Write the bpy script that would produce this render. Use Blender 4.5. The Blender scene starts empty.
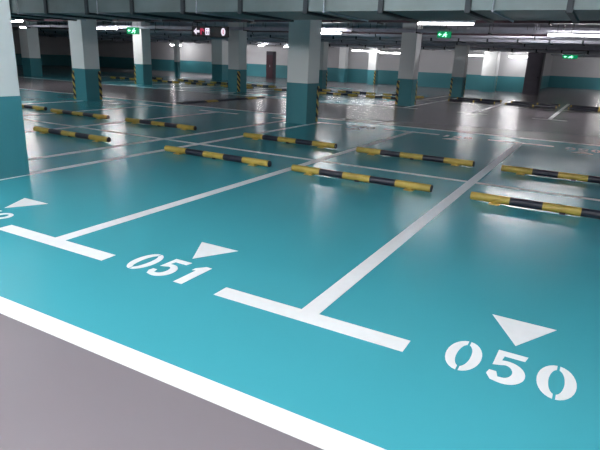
import bpy, bmesh, math, random
from mathutils import Vector, Matrix
random.seed(4)
sc = bpy.context.scene
COL = sc.collection

# ------------------------------------------------------------------ materials
def mat(name, color, rough=.5, metal=0., noise=0., nscale=3., bump=0., bscale=20., emit=None, estr=0., spec=.5, coat=0.):
    m = bpy.data.materials.new(name); m.use_nodes = True
    nt = m.node_tree; b = nt.nodes['Principled BSDF']
    b.inputs['Base Color'].default_value = (*color, 1)
    b.inputs['Roughness'].default_value = rough
    b.inputs['Metallic'].default_value = metal
    b.inputs['Specular IOR Level'].default_value = spec
    b.inputs['Coat Weight'].default_value = coat
    if emit:
        b.inputs['Emission Color'].default_value = (*emit, 1)
        b.inputs['Emission Strength'].default_value = estr
    tc0 = nt.nodes.new('ShaderNodeTexCoord')
    tc = nt.nodes.new('ShaderNodeMapping'); tc.inputs['Location'].default_value = (.31, .17, .43)
    nt.links.new(tc0.outputs['Object'], tc.inputs['Vector'])
    if noise:
        n = nt.nodes.new('ShaderNodeTexNoise'); n.inputs['Scale'].default_value = nscale; n.inputs['Detail'].default_value = 6
        nt.links.new(tc.outputs['Vector'], n.inputs['Vector'])
        r = nt.nodes.new('ShaderNodeMapRange')
        r.inputs['From Min'].default_value = .3; r.inputs['From Max'].default_value = .7; r.clamp = False
        r.inputs['To Min'].default_value = 1-noise; r.inputs['To Max'].default_value = 1+noise
        nt.links.new(n.outputs['Fac'], r.inputs['Value'])
        v = nt.nodes.new('ShaderNodeVectorMath'); v.operation = 'SCALE'
        v.inputs[0].default_value = color
        nt.links.new(r.outputs['Result'], v.inputs['Scale'])
        nt.links.new(v.outputs['Vector'], b.inputs['Base Color'])
        r2 = nt.nodes.new('ShaderNodeMapRange')
        r2.inputs['From Min'].default_value = .3; r2.inputs['From Max'].default_value = .7; r2.clamp = False
        r2.inputs['To Min'].default_value = rough*.88; r2.inputs['To Max'].default_value = min(1, rough*1.12)
        nt.links.new(n.outputs['Fac'], r2.inputs['Value'])
        nt.links.new(r2.outputs['Result'], b.inputs['Roughness'])
    if bump:
        n = nt.nodes.new('ShaderNodeTexNoise'); n.inputs['Scale'].default_value = bscale; n.inputs['Detail'].default_value = 3
        nt.links.new(tc.outputs['Vector'], n.inputs['Vector'])
        bp = nt.nodes.new('ShaderNodeBump'); bp.inputs['Strength'].default_value = bump; bp.inputs['Distance'].default_value = .01
        nt.links.new(n.outputs['Fac'], bp.inputs['Height']); nt.links.new(bp.outputs['Normal'], b.inputs['Normal'])
    return m

TEAL = mat('teal_floor_paint', (.060, .37, .43), .21, noise=.02, nscale=.5, spec=.33)
GREY = mat('grey_floor_paint', (.22, .196, .208), .25, spec=.45)
WHITEP = mat('white_road_paint', (.93, .93, .92), .38, noise=.02, nscale=14, spec=.3)
WALLW = mat('white_wall_paint', (.62, .62, .63), .6, noise=.04, nscale=.8)
COLW = mat('white_column_paint', (.86, .88, .87), .5, noise=.03, nscale=.8)
WALLT = mat('teal_wall_paint', (.065, .28, .32), .45, noise=.05, nscale=1.0)
CONC = mat('ceiling_paint', (.74, .74, .82), .75, noise=.12, nscale=.9)
BEAMM = mat('beam_paint', (.62, .62, .70), .7, noise=.1, nscale=1.5)
DUCT = mat('galvanised_duct', (.16, .205, .21), .42, metal=.35, noise=.22, nscale=1.4, bump=.25, bscale=3)
FLANGE = mat('duct_flange', (.035, .045, .055), .5, metal=.3)
TRAY = mat('cable_tray_steel', (.60, .60, .68), .5, metal=.1, noise=.15, nscale=4)
PIPEG = mat('grey_pipe', (.55, .56, .63), .4, metal=.2, noise=.1)
PIPER = mat('red_fire_pipe', (.16, .09, .11), .4, noise=.1)
DARK = mat('dark_metal', (.02, .02, .025), .5)
CABLE = mat('black_cable', (.12, .12, .14), .6)
HOUS = mat('lamp_housing', (.7, .7, .72), .5)
TUBED = mat('dim_lamp_tube', (.9, .9, .9), .4, emit=(1, .985, .985), estr=9)
TUBEM = mat('medium_lamp_tube', (.9, .9, .9), .4, emit=(1, .985, .985), estr=18)  # weaker glow, set to tone down floor reflections
TUBEB = mat('bright_lamp_tube', (.9, .9, .9), .4, emit=(1, .985, .985), estr=85)  # stronger glow, set to lift floor reflections
TUBE = mat('lamp_tube', (.9, .9, .9), .4, emit=(1, .985, .985), estr=36)
GREEN = mat('exit_green', (.0, .14, .06), .4, emit=(.0, .35, .13), estr=.22)
GLOWW = mat('exit_white', (.8, .9, .8), .4, emit=(.25, 1, .5), estr=1.6)
SBLACK = mat('sign_black', (.012, .010, .022), .35)
SWHITE = mat('sign_white', (.8, .8, .85), .4, emit=(.95, .85, 1), estr=.3)
SRED = mat('sign_red', (.5, .03, .08), .4, emit=(.8, .05, .15), estr=.15)
YEL = mat('wheel_stop_yellow', (.50, .36, .07), .42, noise=.12, nscale=9)
BLK = mat('wheel_stop_black', (.018, .02, .035), .4, noise=.1, nscale=9)
SHAFT = mat('dark_grey_plaster', (.15, .135, .16), .7, noise=.1)
DOORM = mat('grey_door_paint', (.32, .27, .28), .5, noise=.05)

def hazard():
    m = bpy.data.materials.new('hazard_stripes'); m.use_nodes = True
    nt = m.node_tree; b = nt.nodes['Principled BSDF']; b.inputs['Roughness'].default_value = .45
    tc = nt.nodes.new('ShaderNodeTexCoord'); s = nt.nodes.new('ShaderNodeSeparateXYZ')
    nt.links.new(tc.outputs['Object'], s.inputs[0])
    a = nt.nodes.new('ShaderNodeMath'); a.operation = 'ADD'
    nt.links.new(s.outputs['X'], a.inputs[0]); nt.links.new(s.outputs['Y'], a.inputs[1])
    c = nt.nodes.new('ShaderNodeMath'); c.operation = 'ADD'
    nt.links.new(a.outputs[0], c.inputs[0]); nt.links.new(s.outputs['Z'], c.inputs[1])
    d = nt.nodes.new('ShaderNodeMath'); d.operation = 'MULTIPLY'; d.inputs[1].default_value = 1/.22
    nt.links.new(c.outputs[0], d.inputs[0])
    f = nt.nodes.new('ShaderNodeMath'); f.operation = 'FRACT'; nt.links.new(d.outputs[0], f.inputs[0])
    g = nt.nodes.new('ShaderNodeMath'); g.operation = 'GREATER_THAN'; g.inputs[1].default_value = .5
    nt.links.new(f.outputs[0], g.inputs[0])
    mx = nt.nodes.new('ShaderNodeMix'); mx.data_type = 'RGBA'
    mx.inputs[6].default_value = (.02, .02, .03, 1); mx.inputs[7].default_value = (.55, .42, .10, 1)
    nt.links.new(g.outputs[0], mx.inputs[0]); nt.links.new(mx.outputs[2], b.inputs['Base Color'])
    return m
HAZ = hazard()

# ------------------------------------------------------------------ mesh helpers
class MB:
    def __init__(self): self.bm = bmesh.new()
    def box(self, x0, x1, y0, y1, z0, z1, mi=0, skip=()):
        v = [self.bm.verts.new(p) for p in ((x0,y0,z0),(x1,y0,z0),(x1,y1,z0),(x0,y1,z0),(x0,y0,z1),(x1,y0,z1),(x1,y1,z1),(x0,y1,z1))]
        for n, idx in (('b',(0,3,2,1)),('t',(4,5,6,7)),('f',(0,1,5,4)),('r',(1,2,6,5)),('k',(2,3,7,6)),('l',(3,0,4,7))):
            if n in skip: continue
            f = self.bm.faces.new([v[i] for i in idx]); f.material_index = mi
    def poly(self, pts, z0, z1, mi=0):
        a = [self.bm.verts.new((x, y, z0)) for x, y in pts]
        b = [self.bm.verts.new((x, y, z1)) for x, y in pts]
        n = len(pts)
        fs = [self.bm.faces.new(b), self.bm.faces.new(a[::-1])]
        for i in range(n): fs.append(self.bm.faces.new((a[i], a[(i+1) % n], b[(i+1) % n], b[i])))
        for f in fs: f.material_index = mi
    def tube(self, p, q, r, n=12, mi=0, cap=True, smooth=True):
        p, q = Vector(p), Vector(q); d = (q-p).normalized()
        u = d.orthogonal().normalized(); w = d.cross(u)
        A = []; B = []
        for i in range(n):
            t = 2*math.pi*i/n; o = (u*math.cos(t)+w*math.sin(t))*r
            A.append(self.bm.verts.new(p+o)); B.append(self.bm.verts.new(q+o))
        for i in range(n):
            f = self.bm.faces.new((A[i], A[(i+1) % n], B[(i+1) % n], B[i])); f.smooth = smooth; f.material_index = mi
        if cap:
            for L in (A[::-1], B):
                f = self.bm.faces.new(L); f.material_index = mi
    def build(self, name, mats, parent=None, loc=(0,0,0), bevel=0.):
        bmesh.ops.recalc_face_normals(self.bm, faces=self.bm.faces)
        me = bpy.data.meshes.new(name); self.bm.to_mesh(me); self.bm.free()
        for m in (mats if isinstance(mats, (list, tuple)) else [mats]): me.materials.append(m)
        o = bpy.data.objects.new(name, me); COL.objects.link(o); o.location = loc
        if parent: o.parent = parent
        if bevel:
            b = o.modifiers.new('b', 'BEVEL'); b.width = bevel; b.segments = 2; b.limit_method = 'ANGLE'
        return o

def tag(o, label=None, cat=None, group=None, kind=None):
    if label: o['label'] = label
    if cat: o['category'] = cat
    if group: o['group'] = group
    if kind: o['kind'] = kind
    return o
def thing(name, loc, label, cat, group=None, rz=0.):
    o = bpy.data.objects.new(name, None); COL.objects.link(o); o.location = loc; o.rotation_euler = (0, 0, rz)
    o.empty_display_size = .2
    return tag(o, label, cat, group)
def copy_tree(root, loc, label, group=None, rz=None):
    def rec(o, par):
        c = o.copy(); COL.objects.link(c); c.parent = par
        for ch in [k for k in COL.objects if k.parent == o]: rec(ch, c)
        return c
    r = rec(root, None); r.location = loc
    if rz is not None: r.rotation_euler = (0, 0, rz)
    r['label'] = label
    if group: r['group'] = group
    elif 'group' in r: del r['group']
    return r
def struct(o): o['kind'] = 'structure'; return o

# ------------------------------------------------------------------ layout (metres)
X0, W, G = -6.18, 2.4, .84          # column line, bay width, gap taken by a column
Y0, D = 2.70, 4.68                  # near end of the bays, depth of one bay
PITCH = 16.05                       # distance to the next double row
CEIL = 3.3
XL, XR, YN, YB, YF = -46., 8., -9., 37.6, 53.

# floor: grey aisles with teal double rows
def floor():
    bm = bmesh.new()
    xs = [XL, -7.6, XR]; ys = [YN, 1.71, 13.05, 18.0, 29.0, YF+.5]
    for j in range(5):
        for i in range(2):
            teal = (j == 1) or (j == 3 and i == 0)
            v = [bm.verts.new(p) for p in ((xs[i],ys[j],0),(xs[i+1],ys[j],0),(xs[i+1],ys[j+1],0),(xs[i],ys[j+1],0))]
            f = bm.faces.new(v); f.material_index = 0 if teal else 1
    bmesh.ops.remove_doubles(bm, verts=bm.verts, dist=1e-4)
    # thickness
    r = bmesh.ops.extrude_face_region(bm, geom=bm.faces[:])
    bmesh.ops.translate(bm, verts=[e for e in r['geom'] if isinstance(e, bmesh.types.BMVert)], vec=(0,0,-.2))
    bmesh.ops.recalc_face_normals(bm, faces=bm.faces)
    me = bpy.data.meshes.new('floor'); bm.to_mesh(me); bm.free()
    me.materials.append(TEAL); me.materials.append(GREY)
    o = bpy.data.objects.new('floor', me); COL.objects.link(o); struct(o)
floor()
m = MB(); m.box(XL, XR, YN, YF+.5, CEIL, CEIL+.25); struct(m.build('ceiling', CONC))

def wall(name, x0, x1, y0, y1):
    m = MB(); m.box(x0, x1, y0, y1, 0, .97, 1, skip=('t',)); m.box(x0, x1, y0, y1, .97, CEIL, 0, skip=('b',))
    return struct(m.build(name, [WALLW, WALLT]))
wall('wall_back', XL, -4.5, YB, YB+.25)
wall('wall_far', -6.0, XR, YF, YF+.25)
wall('wall_left', XL-.25, XL, YN, YB+.25)
wall('wall_right', XR, XR+.25, YN, YF+.25)
wall('wall_front', XL, XR, YN-.25, YN)
wall('wall_side', -4.75, -4.5, YB+.25, YF)

# beams under the slab on the column lines
for k, y in enumerate((3.74, 11.74, 19.79, 27.79, 35.79)):
    m = MB(); m.box(XL, XR if y > 3 else XR, y-.2, y+.2, 2.98, CEIL)
    struct(m.build('trim_%d' % (k+1), BEAMM))
for k, x in enumerate((-38.6, -30.6, -22.3, -14.31, -6.51, 1.5)):
    m = MB()
    ys = [YN, 3.54, 3.94, 11.54, 11.94, 19.59, 19.99, 27.59, 27.99, 35.59, 35.99, YB if x < -4 else YF]
    for a in range(0, len(ys), 2): m.box(x-.15, x+.15, ys[a], ys[a+1], 3.05, CEIL)
    struct(m.build('trim_%d' % (k+10), BEAMM))

# ------------------------------------------------------------------ columns
def guard_mb(sx, sy, hw=.29):
    m = MB(); t = .012; w = .085
    X = sx*hw; Y = sy*hw
    # leg on the x side and leg on the y side, an angle profile round the corner
    xa, xb = sorted((X, X+sx*t)); ya, yb = sorted((Y+sy*t, Y-sy*w)); m.box(xa, xb, ya, yb, .03, .9)
    xa, xb = sorted((X, X-sx*w)); ya, yb = sorted((Y, Y+sy*t)); m.box(xa, xb, ya, yb, .03, .9)
    return m
def column(cx, cy, label, corners=((-1,-1),(1,1)), hw=.29):
    t = thing('column', (cx, cy, 0), label, 'column')
    m = MB(); m.box(-hw, hw, -hw, hw, .97, CEIL, 0, skip=('b',)); m.build('shaft', COLW, t, bevel=.012)
    m = MB(); m.box(-hw, hw, -hw, hw, 0, .97, 0, skip=('t',)); tag(m.build('painted_base', WALLT, t), 'teal painted base of the column')
    for sx, sy in corners: guard_mb(sx, sy, hw).build('corner_guard', HAZ, t)
column(-6.44, 3.77, 'white and teal square column cut by the left edge, nearest to the camera', corners=())
column(-14.31, 11.74, 'white and teal column with striped corners beside the small green exit sign, second column from the left edge')
column(-6.51, 11.74, 'broad white and teal column standing at the middle of the picture, behind bay 052', corners=((1,1),))
column(-14.31, 19.79, 'grey white column with striped corner just right of the black direction sign', corners=((1,-1),))
column(-6.51, 19.79, 'grey column with two striped corners right of the centre column, beyond the grey aisle')
column(-6.51, 27.79, 'teal based column directly behind the grey striped one, further down the same line')
column(-6.51, 35.79, 'brightly lit far column with striped corner at right, near the back wall', corners=((1,1),), hw=.42)
column(-14.31, 27.79, 'white far column peeping out just right of the broad centre column')
column(-14.31, 35.79, 'far column with striped corner between two lamps near the back wall', corners=((1,-1),))
column(-20.0, 19.79, 'half shaded column with striped corner left of the direction sign', corners=((-1,-1),))
column(-22.0, 28.6, 'far lit column under the black direction sign', corners=(), hw=.42)
column(-17.0, 36.6, 'bright narrow column close to the back wall, right of the centre column', corners=(), hw=.25)
column(-28.6, 19.79, 'shaded far column at far left between the nearest column and the striped column', corners=(), hw=.35)
column(-26.6, 29.6, 'dark thin far column left of the lit column under the direction sign', corners=(), hw=.14)
# service shaft beyond
t = thing('service_shaft', (-3.98, 36.2, 0), 'dark grey windowless service shaft at the far right between two walls', 'shaft')
m = MB(); m.box(-.44, .44, -.5, .5, 0, CEIL-.003); m.build('shaft_wall', SHAFT, t)
m = MB(); m.box(-.34, .34, -.54, -.5, .02, 2.05); d = m.build('shaft_door', SHAFT, t)
m = MB(); m.box(.28, .34, -.57, -.54, .98, 1.06); m.build('door_handle', DARK, d)
# reddish doorway cabinet on the back wall
t = thing('hydrant_cabinet', (-21.7, 34.2, 0), 'dark reddish upright cabinet standing left of the broad centre column at the back', 'cabinet')
m = MB(); m.box(-.3, .3, -.2, .2, 0, 1.95); m.build('cabinet_body', SHAFT, t, bevel=.01)
m = MB(); m.box(-.26, .26, -.225, -.2, .05, 1.7); d = m.build('cabinet_door', PIPER, t)
m = MB(); m.box(0.02, .05, -.25, -.225, .85, 1.0); m.build('handle', HOUS, d)

# ------------------------------------------------------------------ painted lines and numbers
def line(name, rects, label, cat='painted line', group=None, h=.003):
    m = MB()
    for r in rects: m.box(*r, 0.0005, h)
    return tag(m.build(name, WHITEP), label, cat, group)
line('aisle_line', [(XL+.1, XR-.1, 1.64, 1.775)], 'wide white line between the near grey aisle and the teal bays')
line('aisle_line', [(XL+.1, XR-.1, 12.97, 13.1)], 'thin white line along the far edge of the teal bays, before the grey aisle')
lw = .062
def tmark(x, label, off=0., halves=(-.66,.66), near=True, far=True, group=None):
    a, b = Y0+off, Y0+2*D+off
    R = [(x-lw, x+lw, a, Y0+D-.05+off), (x-lw, x+lw, Y0+D+.05+off, b)]
    if near: R.append((x+halves[0], x+halves[1], a-.14, a))
    if far: R.append((x+halves[0], x+halves[1], b, b+.13))
    return line('bay_divider', R, label, 'bay line', group)
tmark(X0, 'white bay line running along the foot of the nearest column and the centre column', halves=(-.1,.6))
tmark(X0+W, 'white T-shaped divider line at left, its bar ending just left of number 051')
tmark(X0+2*W, 'largest white T-shaped divider line, its bar in the middle foreground')
tmark(X0+3*W, 'white divider line right of bay 050 by the picture edge', halves=(-.6,.1))
tmark(X0-G, 'white bay line on the far side of the nearest column', halves=(-.6,.1))
tmark(X0-G-W, 'thin white divider line left of the front striped wheel stop near the left column')
tmark(X0-G-2*W, 'thin white divider line passing between the two leftmost rear wheel stops')
tmark(X0-G-3*W-.02, 'thin white line running towards the second column from the left', halves=(-.1,.6))
ym = Y0+D
line('rear_line', [(-30, XR-.1, ym-.05, ym+.05)], 'long white cross line between the two rows of wheel stops')
GR = 'bay lines of the far double row'
xs = [X0+3*W, X0+2*W, X0+W, X0, X0-G, X0-G-W, X0-G-2*W, X0-G-3*W, X0-2*G-3*W, X0-2*G-4*W, X0-2*G-5*W, X0-2*G-6*W]
for x in xs:
    tmark(x, 'faint white bay line in the far row beyond the grey aisle', off=PITCH, halves=(-.5,.5), far=False, group=GR)
line('rear_line', [(-30, XR-.1, ym+PITCH-.05, ym+PITCH+.05)], 'faint white cross line between the far wheel stops beyond the grey aisle')
line('aisle_line', [(XL+.1, -7.6, 1.71+PITCH+.4, 1.71+PITCH+.54)], 'faint white line on the far side of the grey aisle at left')

def arc(cx, cy, rx, ry, a0, a1, n=14):
    return [(cx+rx*math.cos(math.radians(a0+(a1-a0)*i/n)), cy+ry*math.sin(math.radians(a0+(a1-a0)*i/n))) for i in range(n+1)]
def digit(ch):
    """outlines in a box 0..0.19 wide, 0..0.34 tall, y up"""
    if ch == '0':
        P = []
        for s in (1, -1):
            out = arc(.098, .17, .094, .17, -86, 86) ; inn = arc(.098, .17, .038, .128, 80, -80)
            pts = out+inn
            if s < 0: pts = [(.196-x, y) for x, y in pts][::-1]
            P.append(pts)
        return P
    if ch == '5':
        stem = [(.022,.34),(.178,.34),(.168,.285),(.062,.285),(.055,.225)]
        out = arc(.088, .118, .10, .118, 118, -100, 22)
        tail = [(.03,.012),(.004,.06),(.012,.10),(.048,.10),(.062,.052)]
        inn = arc(.082, .122, .042, .068, -88, 112, 16)
        inn = inn[:-1]+[(.055,.178),(.018,.165)]
        return [stem+out[1:]+tail+inn]
    if ch == '1':
        return [[(.06,0),(.135,0),(.135,.34),(.085,.34),(.03,.275),(.03,.235),(.06,.25)]]
    if ch == '2':
        out = [(.004,.235),(.052,.235)]+arc(.095,.245,.042,.058,175,-20,12)+[(.07,.13),(.006,.055),(.006,0),(.19,0),(.19,.058),(.085,.058),(.15,.13)]+arc(.095,.245,.094,.095,-25,180,16)
        return [out]
    if ch == '4':
        return [[(.115,0),(.165,0),(.165,.34),(.11,.34),(.005,.13),(.005,.075),(.115,.075),(.115,.125),(.055,.125),(.115,.25)]]
def bay_number(cx, text, label, flip=False, cy=Y0-.15, h=.34, dx=.235):
    rz = math.pi if flip else 0
    t = thing('bay_number', (cx, cy, 0), label, 'floor number', rz=rz)
    for i, ch in enumerate(text):
        m = MB()
        for p in digit(ch): m.poly([((i-1)*dx + x-.097, y) for x, y in p], .0005, .003)
        m.build('digit', WHITEP, t)
def arrow(cx, label, flip=False, y=3.33):
    rz = math.pi if flip else 0
    m = MB(); m.poly([(-.19, 0), (0, -.345), (.19, 0)], .0005, .003)
    o = m.build('arrow_triangle', WHITEP, loc=(cx, y, 0)); o.rotation_euler = (0, 0, rz)
    tag(o, label, 'floor arrow')
bay_number(-.185, '050', 'white stencilled floor number 050 at lower right', cy=2.545)
bay_number(-2.605, '051', 'white stencilled floor number 051 between the two T-shaped bars', cy=2.57)
bay_number(-4.99, '052', 'white stencilled floor number 052 cut by the left edge', cy=2.57)
arrow(-.185, 'largest white triangle, on the teal floor at lower right')
arrow(-2.585, 'white triangle on the teal floor between the two T-shaped bars')
arrow(-4.99, 'white triangle on the teal floor near the nearest column at left')
yf = 2*ym
bay_number(-.17, '050', 'tiny upside-down bay number by the right edge, at the far end of the bays', True, cy=yf-2.52)
bay_number(-2.7, '051', 'tiny upside-down bay number between the far ends of the two divider lines', True, cy=yf-2.52)
bay_number(-5.0, '052', 'tiny upside-down bay number right of the centre column base', True, cy=yf-2.52)
arrow(-.17, 'small white triangle by the right edge, at the far end of the bays', True, yf-3.25)
arrow(-2.7, 'small white triangle between the far ends of the two divider lines', True, yf-3.25)
arrow(-5.0, 'small white triangle right of the centre column base', True, yf-3.25)
arrow(-13.0, 'small white triangle right of the foot of the second column from the left', True, yf-3.25)

# ------------------------------------------------------------------ wheel stops
def make_stop(shade=0.):
    t = thing('wheel_stop', (0,0,0), '', 'wheel stop')
    r, z = .047, .056
    seg = [-.99, -.56, -.21, .18, .53, .99]
    if shade: seg = [-.99, -.95, .07, .13, .95, .99]  # mostly black segments: shaded look of the distant stops put into the colour
    m = MB()
    for i in range(5): m.tube((seg[i], 0, z), (seg[i+1], 0, z), r, 14, i % 2, cap=False)
    m.build('bar', [YEL, BLK], t)
    for s in (-1, 1):
        m = MB(); m.tube((s*.99, 0, z), (s*1.002, 0, z), r*.96, 14); m.build('end_cap', BLK if s > 0 or shade else YEL, t)
        m = MB()
        x = s*.72
        m.box(x-.035, x+.035, -.04, .04, .008, z-.02); m.box(x-.06, x+.06, -.075, .075, 0, .008)
        for yy in (-.055, .055): m.tube((x, yy, .008), (x, yy, .02), .011, 6)
        m.build('foot', BLK if shade else YEL, t)
    m = MB(); m.box(-.03, .03, -.035, .035, 0, z-.02); m.build('foot', BLK, t)
    return t
stop = make_stop()
stops = [(-5.06, 6.42, 'striped wheel stop at picture centre-left, in the bay next to the nearest column'), (-2.66, 6.40, 'striped wheel stop between the two T-shaped divider lines, nearer one'),
 (-.17, 6.36, 'largest striped wheel stop, cut by the right edge'),
 (-5.04, 8.60, 'striped wheel stop just in front of the foot of the broad centre column'), (-2.60, 8.55, 'striped wheel stop behind the cross line, in the middle of the picture'),
 (-.17, 8.50, 'striped wheel stop behind the cross line at the right edge'),
 (-8.36, 6.40, 'striped wheel stop just right of the nearest column, front row at left'),
 (-8.34, 8.66, 'striped wheel stop left of the centre column base, rear row'),
 (-10.95, 8.68, 'striped wheel stop behind the front left one, rear row'), (-13.36, 8.8, 'striped wheel stop half hidden by the nearest column, rear row')]
for i, (x, y, l) in enumerate(stops):
    if i == 0: stop.location = (x, y, .0); stop['label'] = l
    else: copy_tree(stop, (x, y, 0), l)
for row, (y, w) in enumerate(((22.45, 'front'), (24.6, 'rear'))):
    for x in (-8.22, -10.62, -13.02, -16.26, -18.66, -21.06, -24.3):
        copy_tree(stop, (x, y, 0), 'small distant striped wheel stop beyond the grey aisle, %s of its two rows' % w, 'far wheel stops, %s row' % w)
dark = make_stop(.8)
first = True
for y, w in ((24.1, 'front'), (25.7, 'rear')):
    for x in (-4.98, -2.58, -.18):
        l = 'dark distant wheel stop at right beyond the grey aisle, %s of its two rows' % w
        if first:
            dark.location = (x, y, 0); tag(dark, l, None, 'dark far wheel stops, front row'); first = False
        else: copy_tree(dark, (x, y, 0), l, 'dark far wheel stops, %s row' % w)

# speed bump across the grey aisle
t = thing('speed_bump', (-11.8, 15.6, .001), 'long thin dark speed bump crossing the grey aisle left of the centre column', 'speed bump')
m = MB()
for k in range(8):
    y0 = -2.4+k*.6
    P = [(-.17,0),(-.11,.035),(-.03,.05),(.03,.05),(.11,.035),(.17,0)]
    a = [m.bm.verts.new((x, y0, z)) for x, z in P]; b = [m.bm.verts.new((x, y0+.6, z)) for x, z in P]
    for i in range(6):
        f = m.bm.faces.new((a[i], a[(i+1) % 6], b[(i+1) % 6], b[i])); f.material_index = 1 if k % 4 == 2 else 0
    if k == 0: m.bm.faces.new(a[::-1])
    if k == 7: m.bm.faces.new(b[::-1])
m.build('rubber_hump', [BLK, YEL], t)

# ------------------------------------------------------------------ ducts, trays, pipes overhead
def duct(y0, y1, z0, z1, x0, x1, step, phase, label, mat_=DUCT, fl=.035):
    t = thing('air_duct', (x0, (y0+y1)/2, z0), label, 'duct')
    yc = (y0+y1)/2; w = (y1-y0)/2; h = z1-z0; L = x1-x0
    m = MB(); m.box(0, L, -w, w, 0, h); m.build('duct_body', mat_, t)
    x = phase-x0
    while x > 0: x -= step
    x += step
    while x < L:
        m = MB(); a = fl; b = .035
        m.box(x-b, x+b, -w-a, w+a, -a, 0); m.box(x-b, x+b, -w-a, -w, 0, h); m.box(x-b, x+b, w, w+a, 0, h); m.box(x-b, x+b, -w-a, w+a, h, h+a)
        m.build('flange', FLANGE, t)
        # hanging rod pair through the flange
        x += step
    for xr in [step*.5+ step*2*i for i in range(int(L/(2*step)))]:
        m = MB(); m.tube((xr, -w-.04, -.03), (xr, -w-.04, CEIL-z0), .008, 6); m.tube((xr, w+.04, -.03), (xr, w+.04, CEIL-z0), .008, 6)
        m.box(xr-.012, xr+.012, -w-.05, w+.05, -.02, -.0); m.build('hanger', TRAY, t)
duct(7.2, 8.75, 2.19, 2.80, -13.5, 5.0, 1.155, -3.99, 'large grey green air duct with dark flanges across the top of the picture')
duct(24.3, 25.6, 2.52, 2.95, -34., 6.0, 1.2, -3.5, 'distant grey air duct crossing above the far wheel stops', PIPEG, .02)
duct(31.2, 32.2, 2.34, 2.74, -40., 6.0, 1.2, -3.5, 'farthest grey air duct, hanging just before the back wall', PIPEG, .02)

def tray(y, z, x0, x1, w, label, rungs=1.2):
    t = thing('cable_tray', (x0, y, z), label, 'cable tray')
    L = x1-x0; m = MB()
    m.box(0, L, -w/2, -w/2+.012, 0, .1); m.box(0, L, w/2-.012, w/2, 0, .1); m.box(0, L, -w/2+.012, w/2-.012, 0, .008)
    m.build('tray_body', TRAY, t)
    m = MB()
    for k in range(4): m.tube((0.02, -w/2+.07+k*(w-.14)/3, .04), (L-.02, -w/2+.07+k*(w-.14)/3, .04), .028, 8)
    m.build('cables', CABLE, t)['kind'] = 'stuff'
    x = rungs*.5
    while x < L:
        m = MB(); m.box(x-.02, x+.02, -w/2-.03, w/2+.03, -.04, 0)
        for s in (-1, 1): m.tube((x, s*(w/2+.015), -.04), (x, s*(w/2+.015), CEIL-z), .009, 6)
        m.build('hanger', DARK, t); x += rungs
    return t
tray(18.95, 2.56, -36, 6, .5, 'wide grey cable tray above the row of lamps over the grey aisle', 2.4)
tray(16.3, 2.68, -34, 6, .4, 'cable tray over the near side of the grey aisle', 2.4)
tray(28.9, 2.42, -40, 6, .5, 'low cable tray with dark hangers near the back wall', 2.4)
tray(35.02, 2.42, -40, -4.4, .45, 'farthest cable tray in front of the back wall', 2.4)
tray(40.5, 2.40, -3.6, 7, .45, 'cable tray hanging before the far right wall', 2.4)

def pipe(y, z, x0, x1, r, m_, label):
    t = thing('ceiling_pipe', (x0, y, z), label, 'pipe')
    L = x1-x0; m = MB(); m.tube((0,0,0), (L,0,0), r, 14); m.build('pipe_run', m_, t)
    x = 1.5
    while x < L:
        m = MB(); m.tube((x-.02,0,0), (x+.02,0,0), r+.012, 12); m.tube((x, 0, r), (x, 0, CEIL-z-.003), .008, 6)
        m.build('pipe_clamp', DARK, t); x += 3.
pipe(10.4, 2.72, -14, 6, .055, PIPEG, 'grey pipe hanging just behind the big duct')
pipe(14.6, 2.72, -30, 6, .08, PIPEG, 'thick grey pipe over the near edge of the grey aisle')
pipe(15.2, 2.66, -30, 6, .05, PIPER, 'thin red fire pipe over the near edge of the grey aisle')
pipe(20.6, 2.64, -34, 6, .07, PIPER, 'red fire pipe behind the row of lamps')
pipe(21.3, 2.60, -34, 6, .10, PIPEG, 'thick grey pipe behind the row of lamps')
pipe(22.3, 2.75, -34, 6, .12, PIPEG, 'thickest grey pipe above the far wheel stops')
pipe(26.6, 2.50, -38, 6, .06, PIPEG, 'distant thin grey pipe beyond the far duct')
pipe(30.0, 2.50, -38, 6, .08, PIPER, 'distant red pipe near the back wall')
pipe(47.5, 2.62, -3.4, 7, .12, PIPEG, 'grey pipe before the far right wall')

# sprinkler heads on short drops along the aisle
def sprinkler(x, y, z, label, group):
    t = thing('ceiling_sprinkler', (x, y, z), label, 'sprinkler', group)
    m = MB(); m.tube((0,0,0), (0,0,CEIL-z), .014, 8); m.build('drop_pipe', PIPER, t)
    m = MB(); m.tube((0,0,-.05), (0,0,0), .022, 8); m.tube((0,0,-.06), (0,0,-.052), .04, 10); m.build('head', HOUS, t)
for x in (-11.3, -7.9, -4.6, -1.3): sprinkler(x, 17.2, 2.62, 'small sprinkler head hanging over the grey aisle', 'sprinklers over the aisle')

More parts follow.
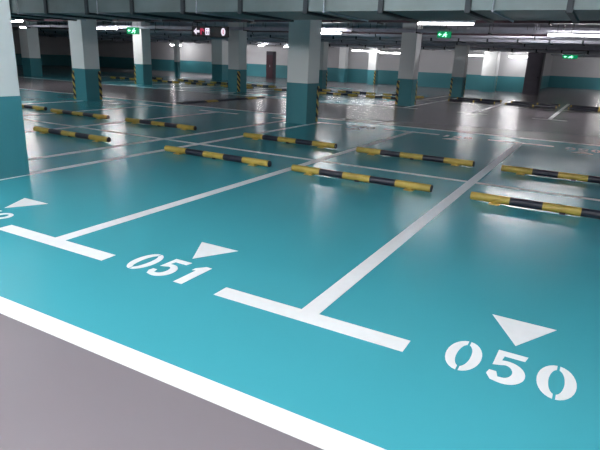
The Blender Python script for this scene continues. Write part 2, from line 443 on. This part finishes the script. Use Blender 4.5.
# ------------------------------------------------------------------ lamps
def make_lamp(L, z, tm=None):
    t = thing('tube_lamp', (0,0,z), '', 'lamp')
    m = MB(); m.box(-L/2, L/2, -.026, .026, .024, .075); m.build('housing', HOUS, t)
    m = MB(); m.tube((-L/2+.03,0,0), (L/2-.03,0,0), .028, 10); m.build('tube', tm or TUBE, t)
    for s in (-1, 1):
        m = MB(); m.box(s*(L/2-.015)-.015, s*(L/2-.015)+.015, -.03, .03, -.03, .025); m.build('socket', HOUS, t)
        m = MB(); m.tube((s*L*.35,0,.075), (s*L*.35,0,CEIL-z-.002), .006, 6); m.build('hanging_rod', DARK, t)
    return t
LAMPS = [
 (-20.5, 18.1, 2.50, 1.6, 'lit tube lamp right of the second column, beside the green sign'),
 (-9.35, 18.5, 2.47, 1.25, 'lit tube lamp directly right of the top of the centre column'),
 (-.95, 18.3, 2.50, 1.75, 'long bright tube lamp at the upper right edge'),
 (-3.75, 13.9, 2.50, 1.45, 'bright tube lamp just under the big duct, upper right of centre'),
 (-20.9, 13.8, 2.50, 1.5, 'lit tube lamp beside the top of the nearest column'),
 (-25.6, 32.4, 2.50, 2.0, 'lit tube lamp under the black direction sign'),
 (-15.8, 33.0, 2.48, 1.2, 'small lit tube lamp right of the centre column, upper of the far ones'),
 (-32.6, 36.2, 2.20, 1.3, 'far tube lamp left of the direction sign near the back wall'),
 (-26.0, 34.5, 2.19, 1.2, 'far tube lamp right under the direction sign corner'),
 (-14.4, 34.4, 2.19, 2.0, 'far tube lamp above the striped column near the back wall'),
 (-12.3, 33.7, 2.10, 1.6, 'far tube lamp left of the grey striped column'),
 (-7.35, 34.3, 2.12, 1.4, 'far tube lamp left of the brightly lit far column'),
 (-5.1, 36.6, 2.17, 1.1, 'far tube lamp right of the brightly lit far column'),
 (-20.4, 30.9, 2.26, .5, 'small far lamp left of the centre column'),
 (-18.3, 30.8, 2.22, .6, 'small far lamp touching the left outline of the centre column'),
 (-25.8, 17.6, 2.48, .5, 'small white lamp in the dark area at far left'),
 # lamps the picture shows only by what they light
 (-2.45, 20.9, 3.16, 1.6, 'ceiling tube lamp hidden behind the big duct'),
 (.6, 49.0, 2.45, 2.4, 'tube lamp at the far right wall'),
]
FILL_LAMPS = [(x, 1.3, 2.9) for x in (-2.8, .5)]+[(x, .4, 2.9) for x in (-12, -7.5, -1.1, 2.2)]+[(-5.2, -.9, 2.9), (-4.6, 2.0, 2.9)] + \
      [(x, -1.8, 2.9) for x in (-9.5, -5.8, -2.6, .6)]+[(-6, -5, 2.9), (-1, -5, 2.9), (4, -5, 2.9), (-15.5, 4.2, 2.7), (-15.9, 8.6, 2.5)]  # added lamps out of view, to brighten the foreground and the left columns
proto = {}
def put(x, y, z, L, label, group=None, tm=None):
    k = (L, z, tm)
    if k not in proto:
        proto[k] = make_lamp(L, z, tm); proto[k].location = (x, y, z); proto[k]['label'] = label
        if group: proto[k]['group'] = group
    else: copy_tree(proto[k], (x, y, z), label, group)
for x, y, z, L, l in LAMPS:
    tm = TUBED if (x, y) in ((-3.75, 13.9),) else TUBEM if (x, y) in ((-.95, 18.3), (-14.4, 34.4), (-12.3, 33.7)) else TUBEB if (x, y) in ((-2.45, 20.9), (-25.6, 32.4)) else None
    put(x, y, z, L, l, None, tm)
for x, y, z in FILL_LAMPS: put(x, y, z, 1.5, 'added unseen tube lamp over the near aisle and bays outside the picture', 'added lamps outside the picture')

# ------------------------------------------------------------------ signs
def exit_sign(x, y, z, w, h, label, rz=.45):
    t = thing('exit_sign', (x, y, z), label, 'exit sign', rz=rz)
    m = MB(); m.box(-w/2, w/2, -.03, .03, -h/2, h/2); m.build('sign_box', GREEN, t, bevel=.01)
    # running figure and arrow
    def flat(name, polys):
        m = MB()
        for P in polys:
            a = [m.bm.verts.new((px*w, -.034, pz*h)) for px, pz in P]; b = [m.bm.verts.new((px*w, -.030, pz*h)) for px, pz in P]
            m.bm.faces.new(a)
            for i in range(len(P)): m.bm.faces.new((a[i], b[i], b[(i+1) % len(P)], a[(i+1) % len(P)]))
        return m.build(name, GLOWW, t)
    flat('running_figure', [[(.02,.12),(.10,.16),(.15,.02),(.22,.02),(.22,-.06),(.12,-.06),(.09,0),(.08,-.1),(.16,-.2),(.15,-.36),(.10,-.36),(.10,-.22),(.0,-.12),(-.05,-.3),(-.14,-.3),(-.14,-.24),(-.08,-.22),(-.02,-.02),(.0,.06),(-.05,0),(-.08,.04)],
                            [(.08,.2),(.13,.2),(.15,.27),(.13,.34),(.08,.34),(.06,.27)]])
    flat('arrow', [[(-.2,.05),(-.3,.05),(-.3,.2),(-.42,0),(-.3,-.2),(-.3,-.05),(-.2,-.05)]])
    m = MB()
    for s in (-1, 1): m.tube((s*w*.35, 0, h/2), (s*w*.35, 0, CEIL-z), .005, 6)
    m.build('hanging_rod', DARK, t)
exit_sign(-19.1, 18.4, 2.44, .55, .30, 'glowing green exit sign hanging at left, right of the second column', .6)
exit_sign(-4.85, 18.0, 2.45, .44, .20, 'glowing green exit sign hanging at right of centre', .25)
exit_sign(-2.4, 40.0, 2.33, .9, .22, 'tiny glowing green exit sign before the far right wall', .1)

t = thing('direction_sign', (-14.2, 17.8, 2.42), 'black hanging direction sign with white arrow and symbols, left of centre', 'sign', rz=.2)
w, h = 1.62, .40
m = MB(); m.box(-w/2, w/2, -.04, .04, -h/2, h/2); m.build('sign_panel', SBLACK, t, bevel=.008)
def glyph(name, polys, mt):
    m = MB()
    for P in polys:
        a = [m.bm.verts.new((x, -.045, z)) for x, z in P]; b = [m.bm.verts.new((x, -.04, z)) for x, z in P]
        m.bm.faces.new(a)
        for i in range(len(P)): m.bm.faces.new((a[i], b[i], b[(i+1) % len(P)], a[(i+1) % len(P)]))
    m.build(name, mt, t)
def rc(x0, x1, z0, z1): return [(x0,z0),(x1,z0),(x1,z1),(x0,z1)]
glyph('arrow', [[(-.74,0),(-.60,.14),(-.60,.045),(-.47,.045),(-.47,-.045),(-.60,-.045),(-.60,-.14)]], SWHITE)
glyph('red_symbol', [rc(-.43,-.37,-.12,.12), rc(-.37,-.30,.02,.12), rc(-.30,-.26,-.02,.08)], SRED)
glyph('characters', [rc(-.21,-.03,.09,.13), rc(-.21,-.03,.01,.05), rc(-.21,-.03,-.13,-.09), rc(-.21,-.17,-.09,.13), rc(-.07,-.03,-.09,.13), rc(-.14,-.10,-.09,.09)], SWHITE)
ring = [(.58+.095*math.cos(a*math.pi/8), .15*math.sin(a*math.pi/8)) for a in range(16)]
glyph('round_symbol', [ring], SWHITE)
glyph('symbol_mark', [[(x*1.0, z) for x, z in rc(.56,.60,-.08,.08)]], SRED)
m = MB()
for s in (-1, 1): m.tube((s*.6, 0, h/2), (s*.6, 0, CEIL-2.42), .008, 6)
m.build('hanging_rod', DARK, t)

# ------------------------------------------------------------------ world, camera, view
wd = bpy.data.worlds.new('world'); sc.world = wd; wd.use_nodes = True
wd.node_tree.nodes['Background'].inputs[0].default_value = (.5, .55, .6, 1)
wd.node_tree.nodes['Background'].inputs[1].default_value = .05

f, pitch, roll, yaw, h = 527.2306, .3055, .0412, -.5011, 1.5325
cy, sy = math.cos(yaw), math.sin(yaw)
fw = Vector((sy*math.cos(pitch), cy*math.cos(pitch), -math.sin(pitch)))
rt = Vector((cy, -sy, 0)); up = rt.cross(fw)
r2 = rt*math.cos(roll)+up*math.sin(roll); u2 = -rt*math.sin(roll)+up*math.cos(roll)
cam = bpy.data.cameras.new('camera'); co = bpy.data.objects.new('camera', cam); COL.objects.link(co)
M = Matrix((r2, u2, -fw)).transposed().to_4x4(); M.translation = (0, 0, h)
co.matrix_world = M
cam.sensor_width = 36; cam.lens = f/600*36; cam.clip_end = 300; cam.clip_start = .05
sc.camera = co
sc.view_settings.view_transform = 'Standard'; sc.view_settings.look = 'None'
sc.view_settings.gamma = 1; sc.view_settings.use_curve_mapping = False
sc.view_settings.exposure = 1.5
sc.cycles.use_denoising = True
sc.cycles.max_bounces = 8; sc.cycles.diffuse_bounces = 5; sc.cycles.glossy_bounces = 4
sc.cycles.sample_clamp_indirect = 5; sc.cycles.sample_clamp_direct = 30
